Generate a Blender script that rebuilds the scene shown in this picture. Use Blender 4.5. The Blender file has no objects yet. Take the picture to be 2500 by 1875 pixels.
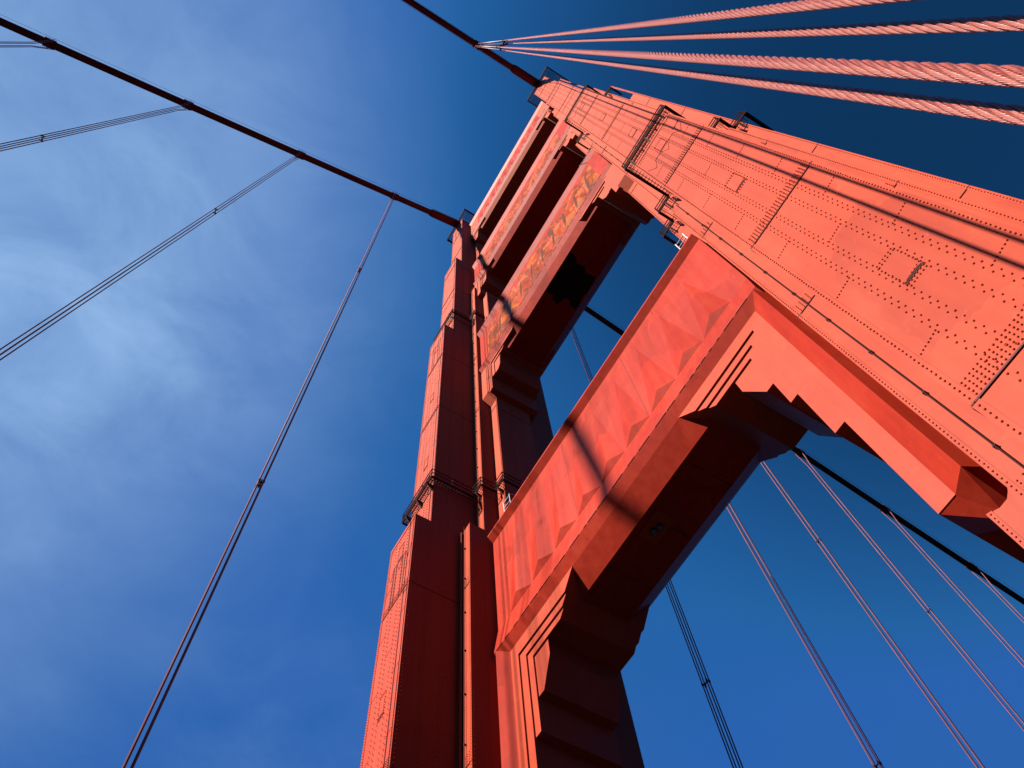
import bpy, math, random
from mathutils import Vector, Matrix
random.seed(7)
C = bpy.context.scene.collection
S = bpy.context.scene

# ------------------------------------------------------------------ camera
cam_d = bpy.data.cameras.new('camera')
cam = bpy.data.objects.new('camera', cam_d)
C.objects.link(cam)
RIGHT = (0.51504962, 0.85561173, -0.05150206)
DOWN = (-0.80687342, 0.46368004, -0.36600014)
FWD = (-0.28927354, 0.23006387, 0.92918859)
m = Matrix.Identity(4)
for i in range(3):
    m[i][0] = RIGHT[i]; m[i][1] = -DOWN[i]; m[i][2] = -FWD[i]
cam.matrix_world = m
cam_d.sensor_width = 36.0
cam_d.lens = 36.0 * 2100.1 / 2500
cam_d.clip_start = 0.05
cam_d.clip_end = 60000
S.camera = cam

# ------------------------------------------------------------------ light
SX, SY, SZ = -0.131, -1.0, 0.60                # towards the sun
SUN_EL = math.atan2(SZ, math.hypot(SX, SY))
sun_d = bpy.data.lights.new('sun', 'SUN')
sun_d.energy = 5.0
sun_d.angle = math.radians(0.53)
sun_d.color = (1.0, 0.93, 0.84)
sun = bpy.data.objects.new('sun', sun_d)
C.objects.link(sun)
sun.rotation_euler = Vector((SX, SY, SZ)).to_track_quat('Z', 'Y').to_euler()

w = bpy.data.worlds.new('World')
S.world = w
w.use_nodes = True
nt = w.node_tree
nt.nodes.clear()
def N(tree, typ, **kw):
    n = tree.nodes.new(typ)
    for k, v in kw.items():
        if k == 'inp':
            for a, b in v.items(): n.inputs[a].default_value = b
        else: setattr(n, k, v)
    return n
L = nt.links.new
sky = N(nt, 'ShaderNodeTexSky', sky_type='NISHITA', sun_disc=False, sun_elevation=SUN_EL,
        sun_rotation=math.atan2(SX, SY), air_density=1.0, dust_density=0.3, ozone_density=3.0, altitude=100)
# clear polarised blue: darkest square to the sun, paler away from there
geo = N(nt, 'ShaderNodeTexCoord')
hsv = N(nt, 'ShaderNodeHueSaturation', inp={'Saturation': 1.33, 'Value': 0.43, 'Hue': 0.503})
L(sky.outputs[0], hsv.inputs['Color'])
dk = N(nt, 'ShaderNodeVectorMath', operation='DOT_PRODUCT')
dk.inputs[1].default_value = Vector((0.225, 0.474, 0.8515)).normalized()
L(geo.outputs['Generated'], dk.inputs[0])
dr = N(nt, 'ShaderNodeMapRange', interpolation_type='SMOOTHSTEP', inp={'From Min': 1.0, 'From Max': 0.80, 'To Min': 1.0, 'To Max': 3.2})
L(dk.outputs['Value'], dr.inputs['Value'])
grd = N(nt, 'ShaderNodeVectorMath', operation='SCALE')
L(hsv.outputs[0], grd.inputs[0]); L(dr.outputs[0], grd.inputs['Scale'])
cap = N(nt, 'ShaderNodeVectorMath', operation='MINIMUM'); cap.inputs[1].default_value = (0.16, 0.88, 3.1)
L(grd.outputs[0], cap.inputs[0])
# thin cirrus and haze, thicker on the side the sun stands on
mp = N(nt, 'ShaderNodeMapping')
mp.inputs['Scale'].default_value = (1.0, 0.7, 1.0)
mp.inputs['Rotation'].default_value = (0, 0, math.radians(25))
L(geo.outputs['Generated'], mp.inputs['Vector'])
nz = N(nt, 'ShaderNodeTexNoise', inp={'Scale': 9.0, 'Detail': 12.0, 'Roughness': 0.62, 'Distortion': 0.4})
nz2 = N(nt, 'ShaderNodeTexNoise', inp={'Scale': 2.2, 'Detail': 4.0, 'Roughness': 0.5})
L(mp.outputs['Vector'], nz.inputs['Vector']); L(mp.outputs['Vector'], nz2.inputs['Vector'])
r1 = N(nt, 'ShaderNodeMapRange', inp={'From Min': 0.30, 'From Max': 0.72})
r2 = N(nt, 'ShaderNodeMapRange', inp={'From Min': 0.30, 'From Max': 0.68})
L(nz.outputs['Fac'], r1.inputs['Value']); L(nz2.outputs['Fac'], r2.inputs['Value'])
m1 = N(nt, 'ShaderNodeMath', operation='MULTIPLY')
L(r1.outputs[0], m1.inputs[0]); L(r2.outputs[0], m1.inputs[1])
dot = N(nt, 'ShaderNodeVectorMath', operation='DOT_PRODUCT')
dot.inputs[1].default_value = Vector((-0.38, -0.46, 0.80)).normalized()
L(geo.outputs['Generated'], dot.inputs[0])
r3 = N(nt, 'ShaderNodeMapRange', interpolation_type='SMOOTHSTEP', inp={'From Min': 0.79, 'From Max': 1.0})
L(dot.outputs['Value'], r3.inputs['Value'])
w1 = N(nt, 'ShaderNodeMath', operation='MULTIPLY_ADD', inp={1: 0.42, 2: 0.48})     # soft, uneven veil
L(m1.outputs[0], w1.inputs[0])
w2 = N(nt, 'ShaderNodeMath', operation='MULTIPLY')
L(w1.outputs[0], w2.inputs[0]); L(r3.outputs[0], w2.inputs[1])
r4 = N(nt, 'ShaderNodeMapRange', interpolation_type='SMOOTHSTEP', inp={'From Min': 0.90, 'From Max': 0.45, 'To Max': 0.22})
L(dk.outputs['Value'], r4.inputs['Value'])
w3 = N(nt, 'ShaderNodeMath', operation='MULTIPLY'); L(m1.outputs[0], w3.inputs[0]); L(r4.outputs[0], w3.inputs[1])
w4 = N(nt, 'ShaderNodeMath', operation='ADD', use_clamp=True); L(w2.outputs[0], w4.inputs[0]); L(w3.outputs[0], w4.inputs[1])
mix = N(nt, 'ShaderNodeMixRGB')
mix.inputs['Color2'].default_value = (2.1, 3.5, 5.8, 1)
L(cap.outputs[0], mix.inputs['Color1'])
L(w4.outputs[0], mix.inputs['Fac'])
bg = N(nt, 'ShaderNodeBackground', inp={'Strength': 0.06})
out = N(nt, 'ShaderNodeOutputWorld')
L(mix.outputs[0], bg.inputs['Color'])
L(bg.outputs[0], out.inputs['Surface'])
S.view_settings.view_transform = 'Standard'
S.view_settings.look = 'None'
S.view_settings.exposure = 1.2
S.view_settings.gamma = 1.0
S.cycles.max_bounces = 4
S.cycles.diffuse_bounces = 1
S.cycles.caustics_reflective = False
S.cycles.sample_clamp_indirect = 0.02

# ------------------------------------------------------------------ materials
def paint(name, col, dark, light, rough=0.5, nscale=0.35, stain=None, stain_amt=0.0, bump=0.0, streak=0.5, spec=0.12, sheen=0.0, leaves=False, top_gloss=None):
    mt = bpy.data.materials.new(name)
    mt.use_nodes = True
    t = mt.node_tree
    b = t.nodes['Principled BSDF']
    tc = N(t, 'ShaderNodeTexCoord')
    n1 = N(t, 'ShaderNodeTexNoise', inp={'Scale': nscale, 'Detail': 8.0, 'Roughness': 0.6})
    t.links.new(tc.outputs['Object'], n1.inputs['Vector'])
    mp = N(t, 'ShaderNodeMapping')
    mp.inputs['Scale'].default_value = (1.6, 1.6, 0.16)      # runs down the plates
    t.links.new(tc.outputs['Object'], mp.inputs['Vector'])
    n2 = N(t, 'ShaderNodeTexNoise', inp={'Scale': 1.4, 'Detail': 6.0, 'Roughness': 0.6})
    t.links.new(mp.outputs[0], n2.inputs['Vector'])
    ramp = N(t, 'ShaderNodeValToRGB')
    e = ramp.color_ramp.elements
    e[0].position = 0.30; e[0].color = (*dark, 1)
    e[1].position = 0.70; e[1].color = (*light, 1)
    mid = e.new(0.5); mid.color = (*col, 1)
    mixf = N(t, 'ShaderNodeMixRGB', inp={'Fac': streak})
    t.links.new(n1.outputs['Fac'], mixf.inputs[1]); t.links.new(n2.outputs['Fac'], mixf.inputs[2])
    t.links.new(mixf.outputs[0], ramp.inputs['Fac'])
    last = ramp.outputs[0]
    vo = N(t, 'ShaderNodeTexVoronoi', feature='F1', inp={'Scale': 0.42, 'Randomness': 1.0})
    mpv = N(t, 'ShaderNodeMapping'); mpv.inputs['Scale'].default_value = (1.0, 1.0, 0.45)
    nv = N(t, 'ShaderNodeTexNoise', inp={'Scale': 0.8, 'Detail': 5.0})
    t.links.new(tc.outputs['Object'], nv.inputs['Vector'])
    av = N(t, 'ShaderNodeVectorMath', operation='MULTIPLY_ADD'); av.inputs[1].default_value = (1.6, 1.6, 1.6)
    t.links.new(nv.outputs['Color'], av.inputs[0]); t.links.new(tc.outputs['Object'], av.inputs[2])
    t.links.new(av.outputs[0], mpv.inputs['Vector']); t.links.new(mpv.outputs[0], vo.inputs['Vector'])
    sv = N(t, 'ShaderNodeSeparateColor'); t.links.new(vo.outputs['Color'], sv.inputs[0])
    rv_ = N(t, 'ShaderNodeMapRange', inp={'To Min': 0.82, 'To Max': 1.08})
    t.links.new(sv.outputs[0], rv_.inputs['Value'])
    mv = N(t, 'ShaderNodeVectorMath', operation='SCALE')
    t.links.new(last, mv.inputs[0]); t.links.new(rv_.outputs[0], mv.inputs['Scale'])
    last = mv.outputs[0]
    if top_gloss:        # gloss and haze of the grazing view painted in, paler with height
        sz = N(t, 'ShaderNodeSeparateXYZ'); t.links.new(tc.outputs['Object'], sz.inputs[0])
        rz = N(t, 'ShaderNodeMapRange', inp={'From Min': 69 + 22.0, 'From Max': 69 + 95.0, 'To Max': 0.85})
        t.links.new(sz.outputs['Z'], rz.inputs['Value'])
        mz = N(t, 'ShaderNodeMixRGB'); mz.inputs[2].default_value = (*top_gloss, 1)
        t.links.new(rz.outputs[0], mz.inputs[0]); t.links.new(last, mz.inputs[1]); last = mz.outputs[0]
        # thin dark runs of grime
        mg = N(t, 'ShaderNodeMapping'); mg.inputs['Scale'].default_value = (5.0, 5.0, 0.10)
        t.links.new(tc.outputs['Object'], mg.inputs['Vector'])
        ng = N(t, 'ShaderNodeTexNoise', inp={'Scale': 1.0, 'Detail': 4.0, 'Roughness': 0.6}); t.links.new(mg.outputs[0], ng.inputs['Vector'])
        rg = N(t, 'ShaderNodeMapRange', inp={'From Min': 0.58, 'From Max': 0.75, 'To Max': 0.30}); t.links.new(ng.outputs['Fac'], rg.inputs['Value'])
        mgx = N(t, 'ShaderNodeMixRGB'); mgx.inputs[2].default_value = (0.20, 0.022, 0.010, 1)
        t.links.new(rg.outputs[0], mgx.inputs[0]); t.links.new(last, mgx.inputs[1]); last = mgx.outputs[0]
    # small chalky scuffs
    n4 = N(t, 'ShaderNodeTexNoise', inp={'Scale': 1.1, 'Detail': 10.0, 'Roughness': 0.75, 'Distortion': 1.5})
    t.links.new(tc.outputs['Object'], n4.inputs['Vector'])
    r4 = N(t, 'ShaderNodeMapRange', inp={'From Min': 0.60, 'From Max': 0.74, 'To Max': 0.6})
    t.links.new(n4.outputs['Fac'], r4.inputs['Value'])
    mx4 = N(t, 'ShaderNodeMixRGB')
    mx4.inputs[2].default_value = (min(1, light[0] * 1.15), light[1] * 1.8, light[2] * 1.9, 1)
    t.links.new(r4.outputs[0], mx4.inputs[0]); t.links.new(last, mx4.inputs[1])
    last = mx4.outputs[0]
    if stain:
        for k, (sc, colr) in enumerate(stain):
            n3 = N(t, 'ShaderNodeTexNoise', inp={'Scale': sc, 'Detail': 7.0, 'Roughness': 0.6, 'Distortion': 0.8})
            mp3 = N(t, 'ShaderNodeMapping')
            mp3.inputs['Location'].default_value = (13.7 * k, 5.1 * k, 2.2)
            mp3.inputs['Scale'].default_value = (1, 1, 0.55)
            t.links.new(tc.outputs['Object'], mp3.inputs['Vector'])
            t.links.new(mp3.outputs[0], n3.inputs['Vector'])
            r = N(t, 'ShaderNodeMapRange', inp={'From Min': 0.53, 'From Max': 0.60, 'To Max': stain_amt})
            t.links.new(n3.outputs['Fac'], r.inputs['Value'])
            mx = N(t, 'ShaderNodeMixRGB')
            mx.inputs[2].default_value = (*colr, 1)
            t.links.new(r.outputs[0], mx.inputs[0]); t.links.new(last, mx.inputs[1])
            last = mx.outputs[0]
    if leaves:      # leaning leaf-shaped dark brown patches, one beside each ridge
        def M(op, a, b_=None, c_=None):
            n_ = N(t, 'ShaderNodeMath', operation=op)
            for i_, v_ in enumerate((a, b_, c_)):
                if v_ is None: continue
                if isinstance(v_, (int, float)): n_.inputs[i_].default_value = v_
                else: t.links.new(v_, n_.inputs[i_])
            return n_.outputs[0]
        sp = N(t, 'ShaderNodeSeparateXYZ'); t.links.new(tc.outputs['Object'], sp.inputs[0])
        nn = N(t, 'ShaderNodeTexNoise', inp={'Scale': 1.5, 'Detail': 6.0}); t.links.new(tc.outputs['Object'], nn.inputs['Vector'])
        jit = M('MULTIPLY_ADD', nn.outputs['Fac'], 0.5, -0.25)
        zz_ = M('SUBTRACT', sp.outputs['Z'], 79.2 + 69)
        xs_ = M('MULTIPLY_ADD', zz_, -0.07, sp.outputs['X'])
        fr_ = M('SUBTRACT', M('FRACT', M('DIVIDE', M('ADD', xs_, 100 * 1.93 + 0.36), 1.93)), 0.5)
        dx_ = M('DIVIDE', M('MULTIPLY_ADD', fr_, 1.93, jit), 0.24)
        dz_ = M('DIVIDE', M('ADD', zz_, M('MULTIPLY', jit, 4.0)), 2.5)
        r_ = M('ADD', M('MULTIPLY', dx_, dx_), M('MULTIPLY', dz_, dz_))
        mr = N(t, 'ShaderNodeMapRange', inp={'From Min': 1.05, 'From Max': 0.85, 'To Max': 0.85}); t.links.new(r_, mr.inputs['Value'])
        mxl = N(t, 'ShaderNodeMixRGB'); mxl.inputs[2].default_value = (0.068, 0.026, 0.016, 1)
        t.links.new(mr.outputs[0], mxl.inputs[0]); t.links.new(last, mxl.inputs[1]); last = mxl.outputs[0]
    t.links.new(last, b.inputs['Base Color'])
    b.inputs['Roughness'].default_value = rough
    b.inputs['Specular IOR Level'].default_value = spec
    b.inputs['Sheen Weight'].default_value = sheen
    b.inputs['Sheen Roughness'].default_value = 0.35
    b.inputs['Sheen Tint'].default_value = (1.0, 0.50, 0.32, 1)
    if bump:
        bp = N(t, 'ShaderNodeBump', inp={'Strength': bump, 'Distance': 0.05})
        nb = N(t, 'ShaderNodeTexNoise', inp={'Scale': 0.9, 'Detail': 4.0})
        t.links.new(tc.outputs['Object'], nb.inputs['Vector'])
        t.links.new(nb.outputs['Fac'], bp.inputs['Height'])
        t.links.new(bp.outputs[0], b.inputs['Normal'])
    return mt
ORANGE = paint('orange_paint', (0.340, 0.0375, 0.0132), (0.285, 0.0275, 0.0095), (0.375, 0.051, 0.0200), bump=0.25, sheen=0.06, spec=0.09, top_gloss=(0.40, 0.080, 0.040))
ORANGE_FACE = paint('orange_face_paint', (0.320, 0.0240, 0.0105), (0.255, 0.0165, 0.0075), (0.360, 0.036, 0.017), nscale=0.6, bump=0.3, streak=0.65, sheen=0.0, spec=0.06)
STAINED = paint('stained_orange_paint', (0.25, 0.036, 0.014), (0.17, 0.024, 0.009), (0.30, 0.054, 0.022), nscale=1.0, sheen=0.0, spec=0.03,
                stain=[(0.5, (0.36, 0.085, 0.018)), (0.9, (0.12, 0.035, 0.012)), (0.45, (0.36, 0.085, 0.036))], stain_amt=0.9)
STAINED_DARK = paint('patchy_orange_paint', (0.26, 0.040, 0.015), (0.17, 0.026, 0.009), (0.31, 0.062, 0.025), nscale=1.0, leaves=True, sheen=0.0, spec=0.03,
                stain=[(0.5, (0.36, 0.090, 0.016)), (0.9, (0.11, 0.032, 0.012)), (0.45, (0.36, 0.095, 0.040))], stain_amt=0.95)
DARKSTEEL = paint('dark_railing_paint', (0.0354, 0.0085, 0.0071), (0.0247, 0.0071, 0.0064), (0.0495, 0.0113, 0.0085), rough=0.6)
CABLEP = paint('cable_paint', (0.075, 0.014, 0.010), (0.06, 0.011, 0.008), (0.09, 0.018, 0.013), rough=0.7, spec=0.05)
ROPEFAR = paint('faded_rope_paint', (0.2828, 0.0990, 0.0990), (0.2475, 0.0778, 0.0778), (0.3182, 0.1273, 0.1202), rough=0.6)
WHITE = paint('white_metal', (0.5303, 0.5091, 0.4950), (0.4950, 0.4808, 0.4667), (0.5657, 0.5515, 0.5374))
SEAM = paint('dark_seam', (0.0707, 0.0113, 0.0085), (0.0566, 0.0092, 0.0071), (0.0919, 0.0141, 0.0099))
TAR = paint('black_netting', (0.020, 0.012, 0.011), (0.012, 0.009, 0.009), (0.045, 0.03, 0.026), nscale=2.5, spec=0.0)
ASPH = paint('asphalt', (0.035, 0.035, 0.036), (0.028, 0.028, 0.029), (0.045, 0.045, 0.046), rough=0.95, spec=0.05)
CONC = paint('concrete', (0.08, 0.077, 0.072), (0.06, 0.058, 0.055), (0.10, 0.096, 0.09), rough=0.95, spec=0.05)
WATER = paint('sea_water', (0.006, 0.014, 0.018), (0.005, 0.012, 0.016), (0.008, 0.018, 0.022), rough=0.3, spec=0.2, nscale=0.01)
GLASS = paint('lamp_glass', (0.10, 0.10, 0.09), (0.08, 0.08, 0.07), (0.12, 0.12, 0.11), rough=0.15)
def rope_mat():
    mt = bpy.data.materials.new('wire_rope_paint'); mt.use_nodes = True
    t = mt.node_tree; b = t.nodes['Principled BSDF']
    tc = N(t, 'ShaderNodeTexCoord')
    mp = N(t, 'ShaderNodeMapping')
    t.links.new(tc.outputs['UV'], mp.inputs['Vector'])
    wv = N(t, 'ShaderNodeTexWave', wave_type='BANDS', bands_direction='DIAGONAL', inp={'Scale': 1.0, 'Distortion': 0.6, 'Detail': 2.0})
    mp.inputs['Scale'].default_value = (8.8, 26.0, 0.0)
    t.links.new(mp.outputs[0], wv.inputs['Vector'])
    n1 = N(t, 'ShaderNodeTexNoise', inp={'Scale': 14.0, 'Detail': 8.0})
    t.links.new(tc.outputs['Object'], n1.inputs['Vector'])
    ramp = N(t, 'ShaderNodeValToRGB')
    e = ramp.color_ramp.elements
    e[0].position = 0.3; e[0].color = (0.33, 0.050, 0.032, 1)
    e[1].position = 0.75; e[1].color = (0.43, 0.098, 0.058, 1)
    t.links.new(n1.outputs['Fac'], ramp.inputs['Fac'])
    # grime settled between the wires
    gr = N(t, 'ShaderNodeMapRange', inp={'From Min': 0.0, 'From Max': 0.5, 'To Min': 0.55, 'To Max': 1.0})
    t.links.new(wv.outputs['Fac'], gr.inputs['Value'])
    gm = N(t, 'ShaderNodeVectorMath', operation='SCALE')
    t.links.new(ramp.outputs[0], gm.inputs[0]); t.links.new(gr.outputs[0], gm.inputs['Scale'])
    t.links.new(gm.outputs[0], b.inputs['Base Color'])
    bp = N(t, 'ShaderNodeBump', inp={'Strength': 0.75, 'Distance': 0.0022})
    t.links.new(wv.outputs['Fac'], bp.inputs['Height'])
    t.links.new(bp.outputs[0], b.inputs['Normal'])
    b.inputs['Roughness'].default_value = 0.42
    return mt
ROPE = rope_mat()

# ------------------------------------------------------------------ mesh helpers
class MB:
    def __init__(s): s.v = []; s.f = []; s.uv = None
    def box(s, a, b):
        x0, y0, z0 = a; x1, y1, z1 = b
        i = len(s.v)
        s.v += [(x0,y0,z0),(x1,y0,z0),(x1,y1,z0),(x0,y1,z0),(x0,y0,z1),(x1,y0,z1),(x1,y1,z1),(x0,y1,z1)]
        s.f += [(i,i+3,i+2,i+1),(i+4,i+5,i+6,i+7),(i,i+1,i+5,i+4),(i+1,i+2,i+6,i+5),(i+2,i+3,i+7,i+6),(i+3,i,i+4,i+7)]
    def face(s, pts):
        i = len(s.v); s.v += [tuple(p) for p in pts]; s.f.append(tuple(range(i, i + len(pts))))
    def loft(s, A, B):
        """closed prism between two matching outlines"""
        i = len(s.v); n = len(A)
        s.v += [tuple(p) for p in A] + [tuple(p) for p in B]
        s.f.append(tuple(range(i, i + n))); s.f.append(tuple(range(i + 2 * n - 1, i + n - 1, -1)))
        for k in range(n):
            j = (k + 1) % n
            s.f.append((i + k, i + n + k, i + n + j, i + j))
    def tube(s, pts, r, n=8, cap=True):
        pts = [Vector(p) for p in pts]
        rs = r if isinstance(r, (list, tuple)) else [r] * len(pts)
        rings = []
        for k, p in enumerate(pts):
            a = pts[max(k - 1, 0)]; b = pts[min(k + 1, len(pts) - 1)]
            t = (b - a).normalized()
            u = t.cross(Vector((1, 0, 0)))
            if u.length < 0.1: u = t.cross(Vector((0, 1, 0)))
            u.normalize(); vv = t.cross(u)
            i = len(s.v)
            for q in range(n):
                an = 2 * math.pi * q / n
                s.v.append(tuple(p + (u * math.cos(an) + vv * math.sin(an)) * rs[k]))
            rings.append(i)
        for a, b in zip(rings, rings[1:]):
            for q in range(n):
                s.f.append((a + q, a + (q + 1) % n, b + (q + 1) % n, b + q))
        if cap:
            s.f.append(tuple(rings[0] + q for q in reversed(range(n)))); s.f.append(tuple(rings[-1] + q for q in range(n)))
    def bar(s, a, b, wd):
        s.tube([a, b], wd / 1.414, n=4)
    def obj(s, name, mat, parent=None, smooth=False, extra=None):
        me = bpy.data.meshes.new(name)
        nf = len(s.f); spans = []
        for mb2, mat2 in (extra or []):
            i0 = len(s.v); f0 = len(s.f)
            s.v += mb2.v; s.f += [tuple(i0 + q for q in f) for f in mb2.f]
            spans.append((f0, len(s.f), mat2))
        off = Vector((0, 0, 0))
        p = parent
        while p is not None:
            off += p.location; p = p.parent
        me.from_pydata([tuple(Vector(v) - off) for v in s.v], [], s.f)
        me.materials.append(mat)
        for f0, f1, mat2 in spans:
            if mat2.name not in me.materials: me.materials.append(mat2)
            mi = list(me.materials).index(mat2)
            for q in range(f0, f1): me.polygons[q].material_index = mi
        if s.uv:
            ul = me.uv_layers.new(name='UVMap')
            for lp in me.loops: ul.data[lp.index].uv = s.uv[lp.vertex_index]
        if smooth:
            for pl in me.polygons: pl.use_smooth = True
        me.update()
        o = bpy.data.objects.new(name, me)
        C.objects.link(o)
        if parent: o.parent = parent
        return o
def fix_normals(o):
    import bmesh
    bm = bmesh.new(); bm.from_mesh(o.data)
    bmesh.ops.recalc_face_normals(bm, faces=bm.faces)
    bm.to_mesh(o.data); bm.free()
    return o
def thing(name, label, cat, loc=(0, 0, 0), group=None):
    o = bpy.data.objects.new(name, None); C.objects.link(o)
    o.location = loc; o['label'] = label; o['category'] = cat
    if group: o['group'] = group
    return o
def sub(name, parent, loc=(0, 0, 0)):
    o = bpy.data.objects.new(name, None); C.objects.link(o); o.parent = parent
    return o

XN, XF = 1.05, -26.40            # planes of the two main cables
XM = (XN + XF) / 2               # middle of the bridge
YC = 17.8                        # tower centre line
def ym(y): return 2 * YC - y

# ------------------------------------------------------------------ setting
def structure(name, mb, mat):
    o = mb.obj(name, mat); o['kind'] = 'structure'; return o
b = MB(); b.face([(-20000,-20000,-69),(20000,-20000,-69),(20000,20000,-69),(-20000,20000,-69)]); structure('water', b, WATER)
b = MB(); b.box((-22.4,-400,-2.2),(-2.95,400,-1.8)); structure('road', b, ASPH)
b = MB(); b.box((-2.9,-400,-2.2),(0.75,10.0,-1.62)); structure('sidewalk', b, CONC)

# ------------------------------------------------------------------ tower
tower = thing('bridge_tower', 'huge orange-red steel bridge tower with two stepped legs and four crossbeams', 'bridge tower', (XM, YC, -69))

SEG = [  # z0, z1, front y of the narrow, middle and wide cells (None: cell has stopped)
    (-69.0, 46.6, 10.83, 14.03, 16.15),
    (46.6, 87.0, 11.93, 15.09, 16.18),
    (87.0, 101.0, 12.92, 15.09, 16.18),
    (101.0, 104.5, 12.92, 15.09, None),
    (104.5, 119.9, 12.92, 16.16, None),
    (119.9, 151.6, 13.84, 16.16, None)]
UA, UB, UC = 1.60, 2.67, 3.73
def plan(xc, s, ya, yb, yc_, ob, oc):
    def half(b_, c_):
        h = [(UA, ya)]
        if b_: h += [(UA, yb), (UB, yb)]
        if c_: h += [(UB, yc_), (UC, yc_)]
        return h
    h = half(True, yc_ is not None); g = half(ob, oc)      # inner side, outer side
    q = [(xc + s * u, y) for u, y in h] + [(xc + s * u, ym(y)) for u, y in reversed(h)]
    q += [(xc - s * u, ym(y)) for u, y in g] + [(xc - s * u, y) for u, y in reversed(g)]
    return q
def make_leg(xc, near):
    s = -1 if near else 1                        # direction of the inner side
    e = sub('leg', tower)
    e['label'] = 'near tower leg' if near else 'far tower leg'
    b = MB()
    for z0, z1, ya, yb, yw in SEG:
        p = plan(xc, s, ya, yb, yw, z1 <= 104.5, z1 <= 87.0)
        b.loft([(x, y, z0) for x, y in p], [(x, y, z1) for x, y in p])
    shaft = b
    # splice plates, corner angles and seams, a few millimetres proud
    pl = MB(); sm = MB()
    t = 0.022
    def hline(z, x0, x1, y, th=0.05):
        sm.box((x0, y - 0.035, z - th / 2), (x1, y - 0.001, z + th / 2))
    zs = [13.8 + 12.83 * k for k in range(-1, 11)]
    for z0, z1, ya, yb, yw in SEG:
        za = max(z0, -2.0)
        if z1 - z0 > 6:
            for sx in (-1, 1):
                x0, x1 = sorted((xc + sx * (UA - 0.003), xc + sx * (UA - 0.20)))
                pl.box((x0, ya - t, za), (x1, ya - 0.001, z1 - 0.05))
                x0, x1 = sorted((xc + sx * (UB - 0.003), xc + sx * (UB - 0.16)))
                pl.box((x0, yb - t, za), (x1, yb - 0.001, z1 - 0.05))
                if yw:
                    x0, x1 = sorted((xc + sx * (UC - 0.003), xc + sx * (UC - 0.16)))
                    pl.box((x0, yw - t, za), (x1, yw - 0.001, z1 - 0.05))
            pl.box((xc - UA + 0.003, ya - t - 0.012, z1 - 0.30), (xc + UA - 0.003, ya - 0.002, z1 - 0.004))
        for z in zs:
            if z0 < z < z1 - 0.5:
                hline(z, xc - UA + 0.004, xc + UA - 0.004, ya)
                for sx in (-1, 1):
                    x0, x1 = sorted((xc + sx * (UA + 0.01), xc + sx * (UB - 0.004)))
                    hline(z + 0.9, x0, x1, yb, 0.035)
                    if yw:
                        x0, x1 = sorted((xc + sx * (UB + 0.01), xc + sx * (UC - 0.004)))
                        hline(z + 0.9, x0, x1, yw, 0.035)
                # seam on the inner side faces
                xi = xc + s * UA
                x0, x1 = sorted((xi + s * 0.001, xi + s * 0.02))
                sm.box((x0, ya + 0.02, z - 0.03), (x1, yb - 0.02, z + 0.03))
                if yw:
                    xi = xc + s * UC
                    x0, x1 = sorted((xi + s * 0.001, xi + s * 0.02))
                    sm.box((x0, yw + 0.02, z - 0.03), (x1, ym(yw) - 0.02, z + 0.03))
    # scalloped top edge of each tall plate, with the angle straps below it
    for z0, z1, ya, yb, yw in SEG:
        if z0 == 104.5 or z1 in (101.0, 104.5): continue
        zt_ = {46.6: 43.6, 87.0: 84.6, 119.9: 117.4, 151.6: 148.6}[z1]
        pr = [(-1.40, zt_ + 0.1), (-1.08, zt_ - 0.95), (-0.98, zt_ - 0.95), (-0.76, zt_), (-0.31, zt_), (-0.05, zt_ - 0.95), (0.05, zt_ - 0.95),
              (0.31, zt_), (0.76, zt_), (0.98, zt_ - 0.95), (1.08, zt_ - 0.95), (1.40, zt_ + 0.1)]
        for (xa, za_), (xb, zb_) in zip(pr, pr[1:]):
            sm.loft([(xc + xa, ya - 0.02, za_ - 0.02), (xc + xa, ya - 0.001, za_ - 0.02), (xc + xa, ya - 0.001, za_ + 0.015), (xc + xa, ya - 0.02, za_ + 0.015)],
                    [(xc + xb, ya - 0.02, zb_ - 0.02), (xc + xb, ya - 0.001, zb_ - 0.02), (xc + xb, ya - 0.001, zb_ + 0.015), (xc + xb, ya - 0.02, zb_ + 0.015)])
        zl = max(q for q in zs if q < zt_ - 1.5)
        for wx in (-0.53, 0.53):
            for o_ in (-0.20, -0.11, 0.11, 0.20):
                sm.box((xc + wx + o_ - 0.009, ya - 0.016, zl + 0.1), (xc + wx + o_ + 0.009, ya - 0.001, zt_ - 0.02))
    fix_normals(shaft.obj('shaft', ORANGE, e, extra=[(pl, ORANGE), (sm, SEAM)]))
    # rivets: a low dome each, in the rows the plates show
    rv = MB()
    R, H = (0.028, 0.032)
    def riv(x, y, z, r=R, h=H):
        x += random.uniform(-0.006, 0.006); z += random.uniform(-0.008, 0.008); r *= random.uniform(0.85, 1.12)
        i = len(rv.v)
        for k in range(6):
            a = k * math.pi / 3
            rv.v.append((x + r * math.cos(a), y - 0.001, z + r * math.sin(a)))
        for k in range(3):
            a = k * 2.0944 + 0.5
            rv.v.append((x + 0.55 * r * math.cos(a), y - h, z + 0.55 * r * math.sin(a)))
        rv.f.append((i + 6, i + 8, i + 7))
        for k in range(3):
            a0 = i + 2 * k; a1 = i + 2 * k + 1; a2 = i + (2 * k + 2) % 6; t0 = i + 6 + k; t1 = i + 6 + (k + 1) % 3
            rv.f += [(a0, a1, t0), (a1, t1, t0), (a1, a2, t1)]
    zlo = 12.0 if near else 16.0
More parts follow.
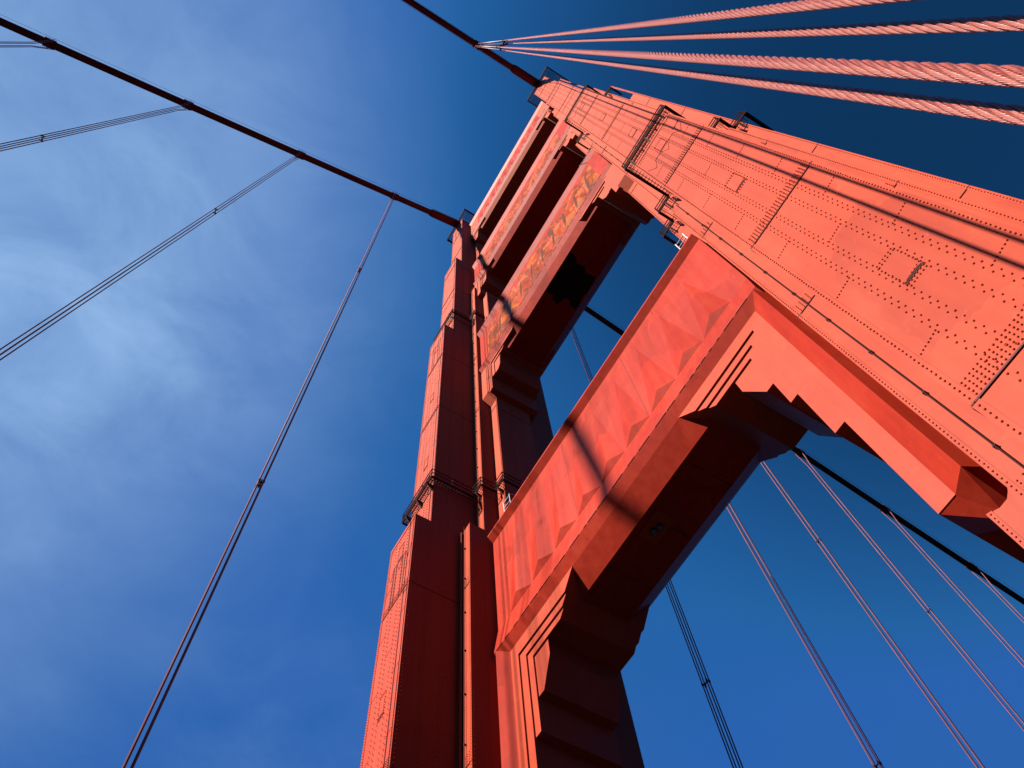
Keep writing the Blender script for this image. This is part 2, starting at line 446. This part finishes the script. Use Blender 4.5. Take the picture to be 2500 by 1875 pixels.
    for z0, z1, ya, yb, yw in SEG:
        a = max(z0, zlo)
        if z1 <= a: continue
        far_up = z0 > 80
        st = 0.17 if not far_up else 0.30
        n = int((z1 - a) / st)
        hh = 0.022 + 0.002
        for k in range(n):
            z = a + 0.1 + k * st
            if z > z1 - 0.1: break
            zz = 0.085 if k % 2 else 0.0
            for sx in (-1, 1):
                riv(xc + sx * (UA - 0.10), ya - t, z)
                if z1 - z0 > 6:
                    riv(xc + sx * (UB - 0.08), yb - t, z)
                    if yw: riv(xc + sx * (UC - 0.08), yw - t, z)
                riv(xc + sx * (UA + 0.12), yb, z)
                if k % 2 == 0:
                    for off in (-0.155, 0.155):
                        riv(xc + sx * 0.533 + off, ya, z); riv(xc + sx * 0.533 + off + (0.10 if off > 0 else -0.10), ya, z + st)
        for zsp in zs:
            for row in range(5):
                z = zsp + 0.12 + 0.13 * row
                if not (a + 0.1 < z < z1 - 0.1): continue
                for k in range(26):
                    x = xc - 1.36 + k * 2.72 / 25
                    riv(x, ya, z)
                for sx in (-1, 1):
                    for k in range(4): riv(xc + sx * (UA + 0.32 + 0.17 * k), yb, z + 0.9)
            # diaphragm rows across each cell and the inspection cover in the middle one
            for q, dz in enumerate((2.2, 4.3, 6.4, 8.6, 10.7)):
                z = zsp + dz
                if not (a + 0.2 < z < z1 - 0.3): continue
                cells = (-1.066, 1.066) if q % 2 == 0 else (0.0,)
                for cx in cells:
                    for k in range(7):
                        riv(xc + cx - 0.27 + 0.09 * k, ya, z + 0.02 * k)
            z = zsp + 4.9
            if a + 0.5 < z < z1 - 1.5 and yw:
                for k in range(9):
                    for sx in (-1, 1): riv(xc + sx * 0.29, ya, z - 0.72 + 0.18 * k)
                for k in range(6):
                    for dz in (-0.85, -0.72, 0.72, 0.85): riv(xc - 0.25 + 0.10 * k, ya, z + dz)
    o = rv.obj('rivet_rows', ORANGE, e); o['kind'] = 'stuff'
    # inspection covers
    for zsp in zs:
        z = zsp + 4.9
        for z0, z1, ya, yb, yw in SEG:
            if z0 + 1 < z < z1 - 1 and 12 < z < 88:
                c = MB(); c.box((xc - 0.20, ya - 0.014, z - 0.55), (xc + 0.20, ya - 0.001, z + 0.55))
                co = c.obj('access_cover', ORANGE, e)
                d = MB()
                for q in (-0.66, -0.60):
                    d.box((xc - 0.26, ya - 0.02, z + q - 0.014), (xc + 0.26, ya - 0.002, z + q + 0.014))
                d.box((xc - 0.26, ya - 0.012, z - 0.66), (xc - 0.24, ya - 0.002, z - 0.60)); d.obj('cover_hinge', SEAM, co)
    # service pipe with couplings down the middle cell strip
    pp = MB(); px = xc + s * 2.14; path = []
    for z0, z1, yb in ((-2, 46.7, 14.03), (46.7, 104, 15.09)):
        pp.tube([(px, yb - 0.10, z0), (px, yb - 0.10, z1)], 0.022, 6)
        z = max(z0, 4)
        while z < z1:
            pp.box((px - 0.05, yb - 0.115, z - 0.012), (px + 0.05, yb - 0.002, z + 0.012))
            pp.tube([(px, yb - 0.10, z - 0.06), (px, yb - 0.10, z + 0.06)], 0.028, 6)
            z += 3.1
    pp.tube([(px, 13.93, 46.7), (px, 14.99, 46.7)], 0.022, 6)
    pp.obj('service_pipe', DARKSTEEL, e)
    if not near:
        # rivets of the shaded inner faces
        ri = MB()
        def rivx(x, y, z, r=0.04, h=0.035):
            i = len(ri.v)
            for k in range(4):
                a = k * math.pi / 2 + 0.4
                ri.v.append((x + 0.001, y + r * math.cos(a), z + r * math.sin(a)))
            ri.v.append((x + h, y, z))
            for k in range(4): ri.f.append((i + k, i + (k + 1) % 4, i + 4))
        for z0, z1, ya, yb, yw in SEG:
            z = max(z0, 14) + 0.1
            while z < z1 - 0.1:
                for q in (0.12, 1.0, 1.16, 2.05, 2.2): 
                    if ya + q < yb - 0.1: rivx(xc + UA, ya + q, z)
                rivx(xc + UB, yb + 0.10, z); rivx(xc + UB, yb + 0.9, z)
                if yw:
                    for q in (0.10, 1.1, 1.25, 2.2): rivx(xc + UC, yw + q, z)
                z += 0.26
        o = ri.obj('inner_rivet_rows', ORANGE, e); o['kind'] = 'stuff'
        q2 = MB(); x2 = xc + s * 1.86
        q2.tube([(x2, 13.9, -2), (x2, 13.9, 46.4)], 0.06, 6)
        q2.obj('service_pipe', ORANGE, e)
    # walkways round the leg
    for zr, ya, yb, yw, top in ((52.5, 11.93, 15.09, 16.18, False), (92.4, 12.92, 15.09, 16.18, False), (153.0, 13.84, 16.16, None, True)):
        g = sub('walkway', e)
        ra = MB(); dk = MB(); br = MB(); ps = MB()
        off = 0.45
        half = [(UA + off, ya - off), (UA + off, yb - off)]
        if zr > 90 and not top: half += [(UB + off, yb - off), (UB + off, yb + 0.9)]
        elif yw: half += [(UB + off, yb - off), (UB + off, yw - off), (UC + off, yw - off), (UC + off, YC)]
        else: half += [(UB + off, yb - off), (UB + off, YC)]
        pts = [(xc - u, y) for u, y in reversed(half)] + [(xc + u, y) for u, y in half]
        if top: pts = [(xc - u, y) for u, y in ((UB + off, YC), (UB + off, 13.4))] + [(xc + u, y) for u, y in ((UB + off, 13.4), (UB + off, YC))]
        zd = zr - 1.1
        for (xa, y0), (xb, y1) in zip(pts, pts[1:]):
            for z in (zr, zr - 0.5):
                ra.bar((xa, y0, z), (xb, y1, z), 0.05)
            ra.bar((xa, y0, zd), (xb, y1, zd), 0.13)
            ln = math.hypot(xb - xa, y1 - y0); n = max(1, round(ln / 1.5))
            for k in range(n + 1):
                f = k / n
                ps.bar((xa + (xb - xa) * f, y0 + (y1 - y0) * f, zd), (xa + (xb - xa) * f, y0 + (y1 - y0) * f, zr), 0.06)
        if top:     # wire mesh panels of the top cage
            for (xa, y0), (xb, y1) in zip(pts, pts[1:]):
                ln = math.hypot(xb - xa, y1 - y0); n = int(ln / 0.12)
                for k in range(n + 1):
                    f = k / n; ra.bar((xa + (xb - xa) * f, y0 + (y1 - y0) * f, zd), (xa + (xb - xa) * f, y0 + (y1 - y0) * f, zr), 0.045)
                for q in range(1, 6): ra.bar((xa, y0, zd + q * 0.18), (xb, y1, zd + q * 0.18), 0.04)
            for k in range(50):
                ra.box((xc - UB - off + k * 0.125, 13.4, zd - 0.03), (xc - UB - off + k * 0.125 + 0.07, 13.83, zd + 0.01))
            for sx in (-1, 1):
                for k in range(30):
                    a0, a1 = sorted((xc + sx * (UA + 0.05), xc + sx * (UB + off))); ra.box((a0, 13.9 + k * 0.125, zd - 0.03), (a1, 13.97 + k * 0.125, zd + 0.01))
        ra.v_ = 0
        i0 = len(ra.v); ra.v += ps.v; ra.f += [tuple(i0 + q for q in f) for f in ps.f]
        ra.obj('railing', DARKSTEEL, g)
        # open grating: bearing bars run along each side
        if not top:
            x0, x1 = xc - UA - off, xc + UA + off
            y0, y1 = ya - off + 0.06, ya - 0.03
            k = x0
            while k < x1:
                dk.box((k, y0, zd - 0.02), (k + 0.025, y1, zd + 0.02)); k += 0.16
            for yy in (y0 + 0.1, (y0 + y1) / 2, y1 - 0.06): dk.box((x0, yy, zd - 0.05), (x1, yy + 0.03, zd - 0.022))
            for sx in (-1, 1):
                yy = ya
                while yy < yb - off:
                    a0, a1 = sorted((xc + sx * (UA + 0.03), xc + sx * (UA + off - 0.05)))
                    dk.box((a0, yy, zd - 0.02), (a1, yy + 0.03, zd + 0.02)); yy += 0.22
                for u0, u1, yf in ((UA + off, UB + off, yb), (UB + off, UC + off, yw))[:1 if zr > 90 else 2]:
                    u = u0
                    while u < u1:
                        a0, a1 = sorted((xc + sx * u, xc + sx * (u + 0.03)))
                        dk.box((a0, yf - off + 0.05, zd - 0.02), (a1, yf - 0.03, zd + 0.02)); u += 0.18
            for u in (-1.5, 0.0, 1.5):
                br = MB(); br.loft([(xc + u - 0.05, ya - 0.01, zd - 0.06), (xc + u - 0.05, ya - off, zd - 0.06), (xc + u - 0.05, ya - off, zd - 0.2), (xc + u - 0.05, ya - 0.01, zd - 0.8)],
                        [(xc + u + 0.05, ya - 0.01, zd - 0.06), (xc + u + 0.05, ya - off, zd - 0.06), (xc + u + 0.05, ya - off, zd - 0.2), (xc + u + 0.05, ya - 0.01, zd - 0.8)]); br.obj('bracket', DARKSTEEL, g)
            for sx in (-1, 1):
                for u, yf in ((UB - 0.2, yb), (UC - 0.2, yw))[:1 if zr > 90 else 2]:
                    x = xc + sx * u
                    br = MB(); br.loft([(x - 0.04, yf - 0.01, zd - 0.06), (x - 0.04, yf - off, zd - 0.06), (x - 0.04, yf - off, zd - 0.2), (x - 0.04, yf - 0.01, zd - 0.7)],
                            [(x + 0.04, yf - 0.01, zd - 0.06), (x + 0.04, yf - off, zd - 0.06), (x + 0.04, yf - off, zd - 0.2), (x + 0.04, yf - 0.01, zd - 0.7)]); br.obj('bracket', DARKSTEEL, g)
            for sx in (-1, 1):
                for u0, u1, yf in ((UA + 0.1, UB + off, yb), (UB + 0.1, UC + off, yw))[:1 if zr > 90 else 2]:
                    a0, a1 = sorted((xc + sx * u0, xc + sx * u1)); dk.box((a0, yf - off + 0.03, zd - 0.05), (a1, yf - off + 0.06, zd - 0.022))
                a0, a1 = sorted((xc + sx * (UA + 0.2), xc + sx * (UA + 0.24))); dk.box((a0, ya - 0.3, zd - 0.05), (a1, yb - 0.2, zd - 0.022))
                a0, a1 = sorted((xc + sx * (UB + 0.2), xc + sx * (UB + 0.24)))
                if zr < 90: dk.box((a0, yb - 0.4, zd - 0.05), (a1, yw - 0.2, zd - 0.022))
            dk.obj('grating', DARKSTEEL, g)
    # saddle housing
    h = MB()
    h.loft([(xc - 1.5, 14.2, 151.6), (xc + 1.5, 14.2, 151.6), (xc + 1.5, ym(14.2), 151.6), (xc - 1.5, ym(14.2), 151.6)],
           [(xc - 0.9, 15.2, 154.6), (xc + 0.9, 15.2, 154.6), (xc + 0.9, ym(15.2), 154.6), (xc - 0.9, ym(15.2), 154.6)])
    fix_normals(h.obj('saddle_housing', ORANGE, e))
    return e
make_leg(XN, True)
make_leg(XF, False)

# ------------------------------------------------------------------ crossbeams
STRUTS = [ # lip z top, top inner z, lower lip z, lower inner z, soffit z, soffit y, half length, pleat base z, material
    dict(t=45.35, ti=44.95, l=34.62, li=34.05, s=33.1, sy=16.5, hx=10.79, pb=36.6, mat=ORANGE_FACE, y0=15.12, y1=15.5),
    dict(t=85.1, ti=84.5, l=74.65, li=74.05, s=73.3, sy=16.1, hx=10.93, pb=76.3, mat=ORANGE_FACE, pm=STAINED_DARK, n=10, pw=1.93, y0=15.08, y1=15.42),
    dict(t=116.2, ti=115.2, l=107.2, li=106.6, s=105.9, sy=16.1, hx=11.40, pb=108.6, mat=ORANGE_FACE, pm=STAINED, n=10, pw=1.93, y0=15.08, y1=15.40),
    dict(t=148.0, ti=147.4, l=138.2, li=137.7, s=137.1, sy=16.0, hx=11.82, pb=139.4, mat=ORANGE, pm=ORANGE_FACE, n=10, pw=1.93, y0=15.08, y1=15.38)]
for si, d in enumerate(STRUTS):
    e = sub('crossbeam', tower)
    e['label'] = ['lowest crossbeam with clean paint', 'third crossbeam with brown weathered face', 'second crossbeam from top with streaked face', 'topmost crossbeam'][si]
    x0, x1 = XM - d['hx'], XM + d['hx']
    prof = [(d['y0'] - 0.01, d['t'] + 0.10), (d['y0'], d['t']), (d['y1'], d['ti']), (d['y1'], d['pb']),
            (d['y0'] + 0.06, d['l'] + 0.10), (d['y0'] + 0.06, d['l']), (d['y1'] + 0.1, d['li']), (d['sy'], d['s'])]
    full = prof + [(ym(y), z) for y, z in reversed(prof)]
    b = MB()
    b.loft([(x0, y, z) for y, z in full], [(x1, y, z) for y, z in full])
    girder = b
    # pleats: a row of upright folded ridges with pointed ends
    n = d.get('n', 9); pw = d.get('pw', 2.135)
    top = d['ti'] - 0.5; base = d['pb']
    pl = MB()
    depth = 0.27 if si == 0 else 0.22
    for k in range(n):
        cx = XM + (k - (n - 1) / 2) * pw
        hw = pw / 2 * 0.93
        yf = d['y1'] - 0.003
        A = (cx - hw, yf, base + 0.02); B_ = (cx + hw, yf, base + 0.02)
        P = (cx, yf - depth, base + 0.46 if si == 0 else base + 0.40)
        A2 = (cx - hw, yf, top - 1.0); B2 = (cx + hw, yf, top - 1.0)
        T = (cx, yf - 0.002, top); P2 = (cx, yf - depth * 0.25, top - 1.2)
        pl.face([A, P, B_]); pl.face([A, A2, P2, P]); pl.face([B_, P, P2, B2]); pl.face([A2, T, P2]); pl.face([B2, P2, T])
    fix_normals(pl.obj('pleated_panel', d.get('pm', d['mat']), e))
    # edge flashing on the lips: a broken, slightly rusty line
    sl = MB()
    for k in range(7):
        xx = x0 + (x1 - x0) * (k + 0.5) / 7
        sl.box((xx - 0.012, d['sy'] + 0.02, d['s'] - 0.012), (xx + 0.012, ym(d['sy']) - 0.02, d['s'] - 0.002))
        sl.box((xx - 0.012, d['y1'] - 0.010, d['pb'] + 0.1), (xx + 0.012, d['y1'] - 0.004, d['ti'] - 0.1))
    k = x0 + 0.2
    while k < x1 - 0.8:
        ln = random.uniform(0.15, 0.9)
        sl.box((k, d['y0'] + 0.05, d['l'] - 0.012), (k + ln, d['y0'] + 0.058, d['l'] + random.uniform(0.004, 0.03)))
        k += ln + random.uniform(0.0, 0.5)
    fix_normals(girder.obj('box_girder', d['mat'], e, extra=[(sl, SEAM)]))
    tr = MB(); tr.box((x0 + 0.4, d['y0'] + 0.05, d['t'] + 0.101), (x1 - 0.4, d['y0'] + 0.13, d['t'] + 0.16))
    if si == 0:
        # rest of the maintenance rail on the top edge
        for cx in (XM + 6.6, XM + 9.9):
            pass
        tr.obj('top_rail', DARKSTEEL, e)

# ------------------------------------------------------------------ portal brackets (stepped, fluted corners)
PORT = [
  dict(y0=15.58, st=0.09, M=[
    [(10.0,18.25),(9.32,18.25),(9.32,33.2),(5.2,33.12),(4.55,33.84),(4.2,34.25),(10.0,34.25)],
    [(10.0,24.1),(8.83,24.1),(8.83,32.7),(5.66,32.62),(5.2,33.12),(5.0,33.5),(10.0,33.5)],
    [(10.0,27.55),(8.42,27.55),(8.42,32.22),(6.04,32.2),(5.66,32.62),(5.5,33.0),(10.0,33.0)],
    [(10.0,29.6),(8.0,29.6),(7.26,31.2),(7.25,32.24),(7.25,32.5),(10.0,32.5)]]),
  dict(y0=15.42, st=0.085, M=[
    [(11.05,68.0),(9.92,68.0),(9.92,74.2),(11.05,74.2)],
    [(10.0,67.75),(9.50,67.75),(9.50,73.78),(5.8,73.72),(5.45,74.1),(10.0,74.1)],
    [(10.0,70.4),(9.12,70.4),(9.12,73.2),(7.65,73.15),(7.35,73.6),(10.0,73.6)],
    [(10.0,70.6),(8.62,70.6),(8.30,71.2),(8.18,73.0),(7.75,73.4),(10.0,73.4)]]),
  dict(y0=15.40, st=0.085, M=[
    [(11.55,103.4),(10.83,103.4),(10.83,106.8),(11.55,106.8)],
    [(11.1,100.9),(10.38,100.9),(10.38,106.45),(7.2,106.4),(6.9,106.8),(11.1,106.8)],
    [(11.1,103.1),(9.95,103.1),(9.95,105.95),(8.5,105.9),(8.3,106.3),(11.1,106.3)],
    [(11.1,103.3),(9.45,103.3),(9.2,103.7),(9.1,105.65),(8.6,106.2),(11.1,106.2)]]),
  dict(y0=15.38, st=0.08, M=[
    [(11.9,136.6),(11.48,136.6),(11.48,137.9),(11.9,137.9)],
    [(11.2,135.0),(11.10,135.0),(11.10,137.6),(7.9,137.55),(7.6,137.9),(11.2,137.9)],
    [(11.2,134.6),(10.95,134.6),(10.95,137.15),(9.7,137.1),(9.5,137.5),(11.2,137.5)],
    [(11.2,133.4),(10.5,133.4),(10.28,133.8),(10.12,136.9),(9.75,137.3),(11.2,137.3)]])]
for pi, pd in enumerate(PORT):
    for sx in (-1, 1):
        e = sub('corner_bracket', tower)
        for k, poly in enumerate(pd['M']):
            y = pd['y0'] + k * pd['st']
            bb = MB()
            bb.loft([(XM + sx * h, y, z) for h, z in poly], [(XM + sx * h, ym(y), z) for h, z in poly])
            if pi == 1 and k == 0:      # sloping foot under the outer band
                bb.loft([(XM + sx * 11.05, 15.42, 67.999), (XM + sx * 9.92, 15.42, 67.999), (XM + sx * 9.92, 16.3, 67.999), (XM + sx * 11.05, 16.3, 67.999)],
                        [(XM + sx * 11.02, 16.17, 67.2), (XM + sx * 9.95, 16.17, 67.2), (XM + sx * 9.95, 16.3, 67.2), (XM + sx * 11.02, 16.3, 67.2)])
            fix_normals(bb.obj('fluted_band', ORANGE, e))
        if pi == 0:
            # upright continuation of the beam's lip, mitred, and its tapered foot
            bb = MB()
            bt, tp = 18.25, 34.6
            for y_, f in ((0, 1), (1, -1)):
                g = (lambda y: y) if y_ == 0 else ym
                A = [(11.04, 15.95), (10.62, 15.16), (9.93, 15.60), (9.93, 16.5), (11.04, 16.5)]
                ztop = [34.62, 34.62, 34.06, 34.06, 34.62]
                bb.loft([(XM + sx * h, g(y), bt) for h, y in A], [(XM + sx * h, g(y), z) for (h, y), z in zip(A, ztop)])
                T = [(11.04, 15.95), (10.62, 15.16), (9.93, 15.60), (9.32, 15.60), (9.32, 16.8), (11.04, 16.8)]
                F = [(11.0, 16.3), (10.6, 16.28), (10.3, 16.26), (9.97, 16.2), (9.97, 16.8), (11.0, 16.8)]
                zf = [17.5, 17.42, 17.42, 17.6, 17.6, 17.5]
                bb.loft([(XM + sx * h, g(y), bt - 0.001) for h, y in T], [(XM + sx * h, g(y), z) for (h, y), z in zip(F, zf)])
            fix_normals(bb.obj('upright_moulding', ORANGE_FACE, e))
# soffit lamps on the lowest crossbeam
e = sub('navigation_lamp', tower)
lx, ly, lz = -12.98, 17.35, 33.09
b = MB(); b.box((lx - 0.75, ly - 0.5, lz - 0.05), (lx + 0.75, ly + 0.5, lz)); b.obj('mounting_plate', ORANGE, e)
for q in (-0.17, 0.17):
    b = MB(); b.tube([(lx + q, ly + q * 0.35, lz - 0.05), (lx + q, ly + q * 0.35, lz - 0.25)], 0.15, 16); b.obj('lamp_body', DARKSTEEL, e)
    b = MB(); b.tube([(lx + q, ly + q * 0.35, lz - 0.25), (lx + q, ly + q * 0.35, lz - 0.30), (lx + q, ly + q * 0.35, lz - 0.33)], [0.14, 0.11, 0.04], 16); b.obj('lamp_lens', GLASS, e, True)
# dark netting patch under the third crossbeam
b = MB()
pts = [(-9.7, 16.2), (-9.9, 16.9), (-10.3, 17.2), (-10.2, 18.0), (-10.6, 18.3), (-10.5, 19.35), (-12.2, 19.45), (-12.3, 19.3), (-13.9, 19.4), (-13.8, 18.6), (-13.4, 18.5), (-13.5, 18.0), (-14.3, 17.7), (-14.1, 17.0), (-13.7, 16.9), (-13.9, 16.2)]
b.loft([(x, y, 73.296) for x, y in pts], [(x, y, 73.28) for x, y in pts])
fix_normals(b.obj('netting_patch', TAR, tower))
# white ladder hoops on the lowest crossbeam roof
for cx, cy in ((-2.55, 15.2), (-21.2, 15.2)):
    b = MB()
    for q in (-0.35, 0.35):
        b.tube([(cx + q, cy, 45.45), (cx + q, cy - 0.05, 46.7), (cx + q, cy + 0.3, 46.9)], 0.035, 6)
    for z in (46.0, 46.65): b.tube([(cx - 0.35, cy, z), (cx + 0.35, cy, z)], 0.03, 6)
    b.obj('ladder_hoop', WHITE, tower)
# loose wire hanging between the near leg and the third crossbeam
b = MB(); b.tube([(-1.16, 14.9, 84.9), (-2.0, 15.0, 84.5), (-3.0, 15.0, 84.7), (-3.75, 15.05, 85.3)], 0.03, 5); b.obj('loose_wire', WHITE, tower)

# ------------------------------------------------------------------ main cables
def cable_z(y):
    if y < 17.8:
        t = y - 1.64
        return 145.9 + 0.625 * t + 0.0003 * t * t - (0.035 * (y - 12) ** 2 if y > 12 else 0)
    t = y - 80.2
    return 128.5 - 0.385 * t + 0.0006 * t * t - (0.0 if y > 24 else 0.02 * (24 - y) ** 2)
BANDS = [1.64 - 15.3 * k for k in range(0, 8)] + [34.0 + 15.5 * k for k in range(0, 9)]
def main_cable(xc, label):
    t = thing('main_cable', label, 'bridge cable', (xc, YC, 153), 'main cables')
    b = MB(); ys = [-330 + 6 * k for k in range(0, 57)] + [10, 14, 17.8, 22, 26] + [30 + 8 * k for k in range(0, 60)]
    pts = [(xc, y, cable_z(y)) for y in ys]
    b.tube(pts, 0.465, 20); b.obj('cable_wrap', CABLEP, t, True)
    c = MB()
    for ya, yb in ((8.2, 14.2),):
        yy = [ya, ya + 0.35, ya + 0.7, yb]
        c.tube([(xc, y, cable_z(y)) for y in yy], [0.5, 0.62, 0.68, 0.72], 20)
    c.obj('splay_collar', CABLEP, t, True)
    for y in BANDS:
        b = MB()
        d = 0.62
        z0, z1 = cable_z(y - d), cable_z(y + d)
        b.tube([(xc, y - d, z0), (xc, y + d, z1)], 0.54, 20)
        for q in range(6):
            f = -0.85 + 1.7 * q / 5
            yy = y + f * d * 0.9; zz = cable_z(yy)
            b.tube([(xc - 0.62, yy, zz - 0.10), (xc + 0.62, yy, zz - 0.10)], 0.04, 6)
            b.tube([(xc - 0.62, yy, zz + 0.16), (xc + 0.62, yy, zz + 0.16)], 0.04, 6)
        b.obj('cable_band', CABLEP, t)
    for sx in (-1, 1):
        b = MB()
        yy = [y for y in ys if y < 14 or y > 22]
        seg1 = [(xc + sx * 0.55, y, cable_z(y) + 1.35) for y in ys if y < 14.1]
        seg2 = [(xc + sx * 0.55, y, cable_z(y) + 1.35) for y in ys if y > 21.5]
        b.tube(seg1, 0.018, 5); b.tube(seg2, 0.018, 5)
        for y in BANDS:
            b.tube([(xc + sx * 0.5, y, cable_z(y) + 0.2), (xc + sx * 0.55, y, cable_z(y) + 1.37)], 0.025, 5)
        b.obj('hand_rope', DARKSTEEL, t)
    return t
main_cable(XN, 'dark main cable from the top of the near leg to the top edge')
main_cable(XF, 'thick dark main cable sloping from the upper left corner over the far leg')

# ------------------------------------------------------------------ suspenders
def spacer(xc, ctr, z, mat, parent):
    """ctr: the four rope centres; a clamp joins them"""
    b = MB()
    for (x, y) in ctr:
        b.tube([(x, y, z - 0.10), (x, y, z + 0.10)], 0.07, 8)
    ax = sum(p[0] for p in ctr) / 4; ay = sum(p[1] for p in ctr) / 4
    for (x, y) in ctr: b.bar((x, y, z), (ax, ay, z), 0.06)
    b.bar((ax - 0.3, ay, z + 0.03), (ax + 0.3, ay, z + 0.03), 0.06)
    b.obj('spacer_clamp', mat, parent)
def suspender(xc, y, label, clamps):
    t = thing('suspender', label, 'suspender ropes', (xc, y, -3), 'suspender rope groups')
    zt = cable_z(y)
    ctr = [(xc + sx * 0.23, y + sy * 0.13) for sx in (-1, 1) for sy in (-1, 1)]
    for (x, yy) in ctr:
        b = MB()
        s = 1 if x > xc else -1
        b.tube([(x, yy, -3), (x, yy, zt - 5.0), (xc + s * 0.55, yy, zt - 0.4 + (yy - y) * 0.62), (xc + s * 0.54, yy, zt + 0.15 + (yy - y) * 0.62)], 0.044, 6)
        b.obj('rope', ROPEFAR, t, True)
    for z in clamps: spacer(xc, ctr, z, DARKSTEEL, t)
FR = [(1.64, 'four thin ropes hanging from the far cable at its band nearest the tower', (44.6, 95.0)),
      (-13.7, 'four thin ropes from the second band of the far cable, reaching the left edge', (88.4,)),
      (-28.7, 'four thin ropes from the third band of the far cable, near the upper left edge', (82.4,)),
      (-44.0, 'short stretch of four ropes just below the upper left corner', (76,))]
BK = [(34.0, 'four ropes closest behind the far leg, seen again below the lowest crossbeam', (46.0,)),
      (49.3, 'four pinkish ropes directly right of the lowest crossbeam underside', (46.0,)),
      (64.7, 'four pinkish ropes coming out under the stepped corner bracket', (88.1, 46)),
      (80.2, 'four pinkish ropes from the first visible band on the cable behind the tower', (84.4, 42)),
      (95.9, 'four pinkish ropes from the middle visible band on the cable behind the tower', (78,)),
      (112.0, 'four pinkish ropes from the band closest to the right edge of the photo', (70,))]
for y, lb, cl in FR + BK: suspender(XF, y, lb, cl)

# the near group: real six-strand ropes
NR = [(1.278, 1.684), (1.285, 1.965), (0.826, 1.552), (0.826, 1.828)]
near = thing('suspender', 'thick twisted pink-orange wire ropes fanning out above the camera at upper right', 'suspender ropes', (XN, 1.75, -3), 'suspender rope groups')
RS, RR = 0.0122, 0.0230; PITCH = 0.80
for ri, (x, y) in enumerate(NR):
    b = MB(); b.uv = []
    zt = 44.0
    n = 8
    ph = random.random() * 6
    zz = [-1.6]
    while zz[-1] < zt: zz.append(zz[-1] + (0.045 if zz[-1] < 14 else 0.075))
    for s in range(6):
        prev = None; i0 = len(b.v)
        for k, z in enumerate(zz):
            a = ph + s * math.pi / 3 + 2 * math.pi * z / PITCH
            ca, sa = math.cos(a), math.sin(a)
            c = Vector((x + RR * ca, y + RR * sa, z))
            tg = Vector((-RR * sa * 2 * math.pi / PITCH, RR * ca * 2 * math.pi / PITCH, 1)).normalized()
            u = Vector((ca, sa, 0)); vv = tg.cross(u)
            i = len(b.v)
            for q in range(n):
                an = 2 * math.pi * q / n
                b.v.append(tuple(c + (u * math.cos(an) + vv * math.sin(an)) * RS))
                b.uv.append((q / n, z))
            if prev is not None:
                for q in range(n): b.f.append((prev + q, prev + (q + 1) % n, i + (q + 1) % n, i + q))
            prev = i
    b.obj('rope', ROPE, near, True)
    b = MB()
    s = 1 if x > XN else -1
    b.tube([(x, y, 43.99), (x, y, 138), (XN + s * 0.54, y, 144.6), (XN + s * 0.54, y, 145.9)], 0.034, 8)
    b.tube([(x, y, -3), (x, y, 43.99)], 0.012, 5)
    b.obj('rope_upper_length', ROPE, near, True)
spacer(XN, NR, 49.5, DARKSTEEL, near)
spacer(XN, NR, 111.0, DARKSTEEL, near)
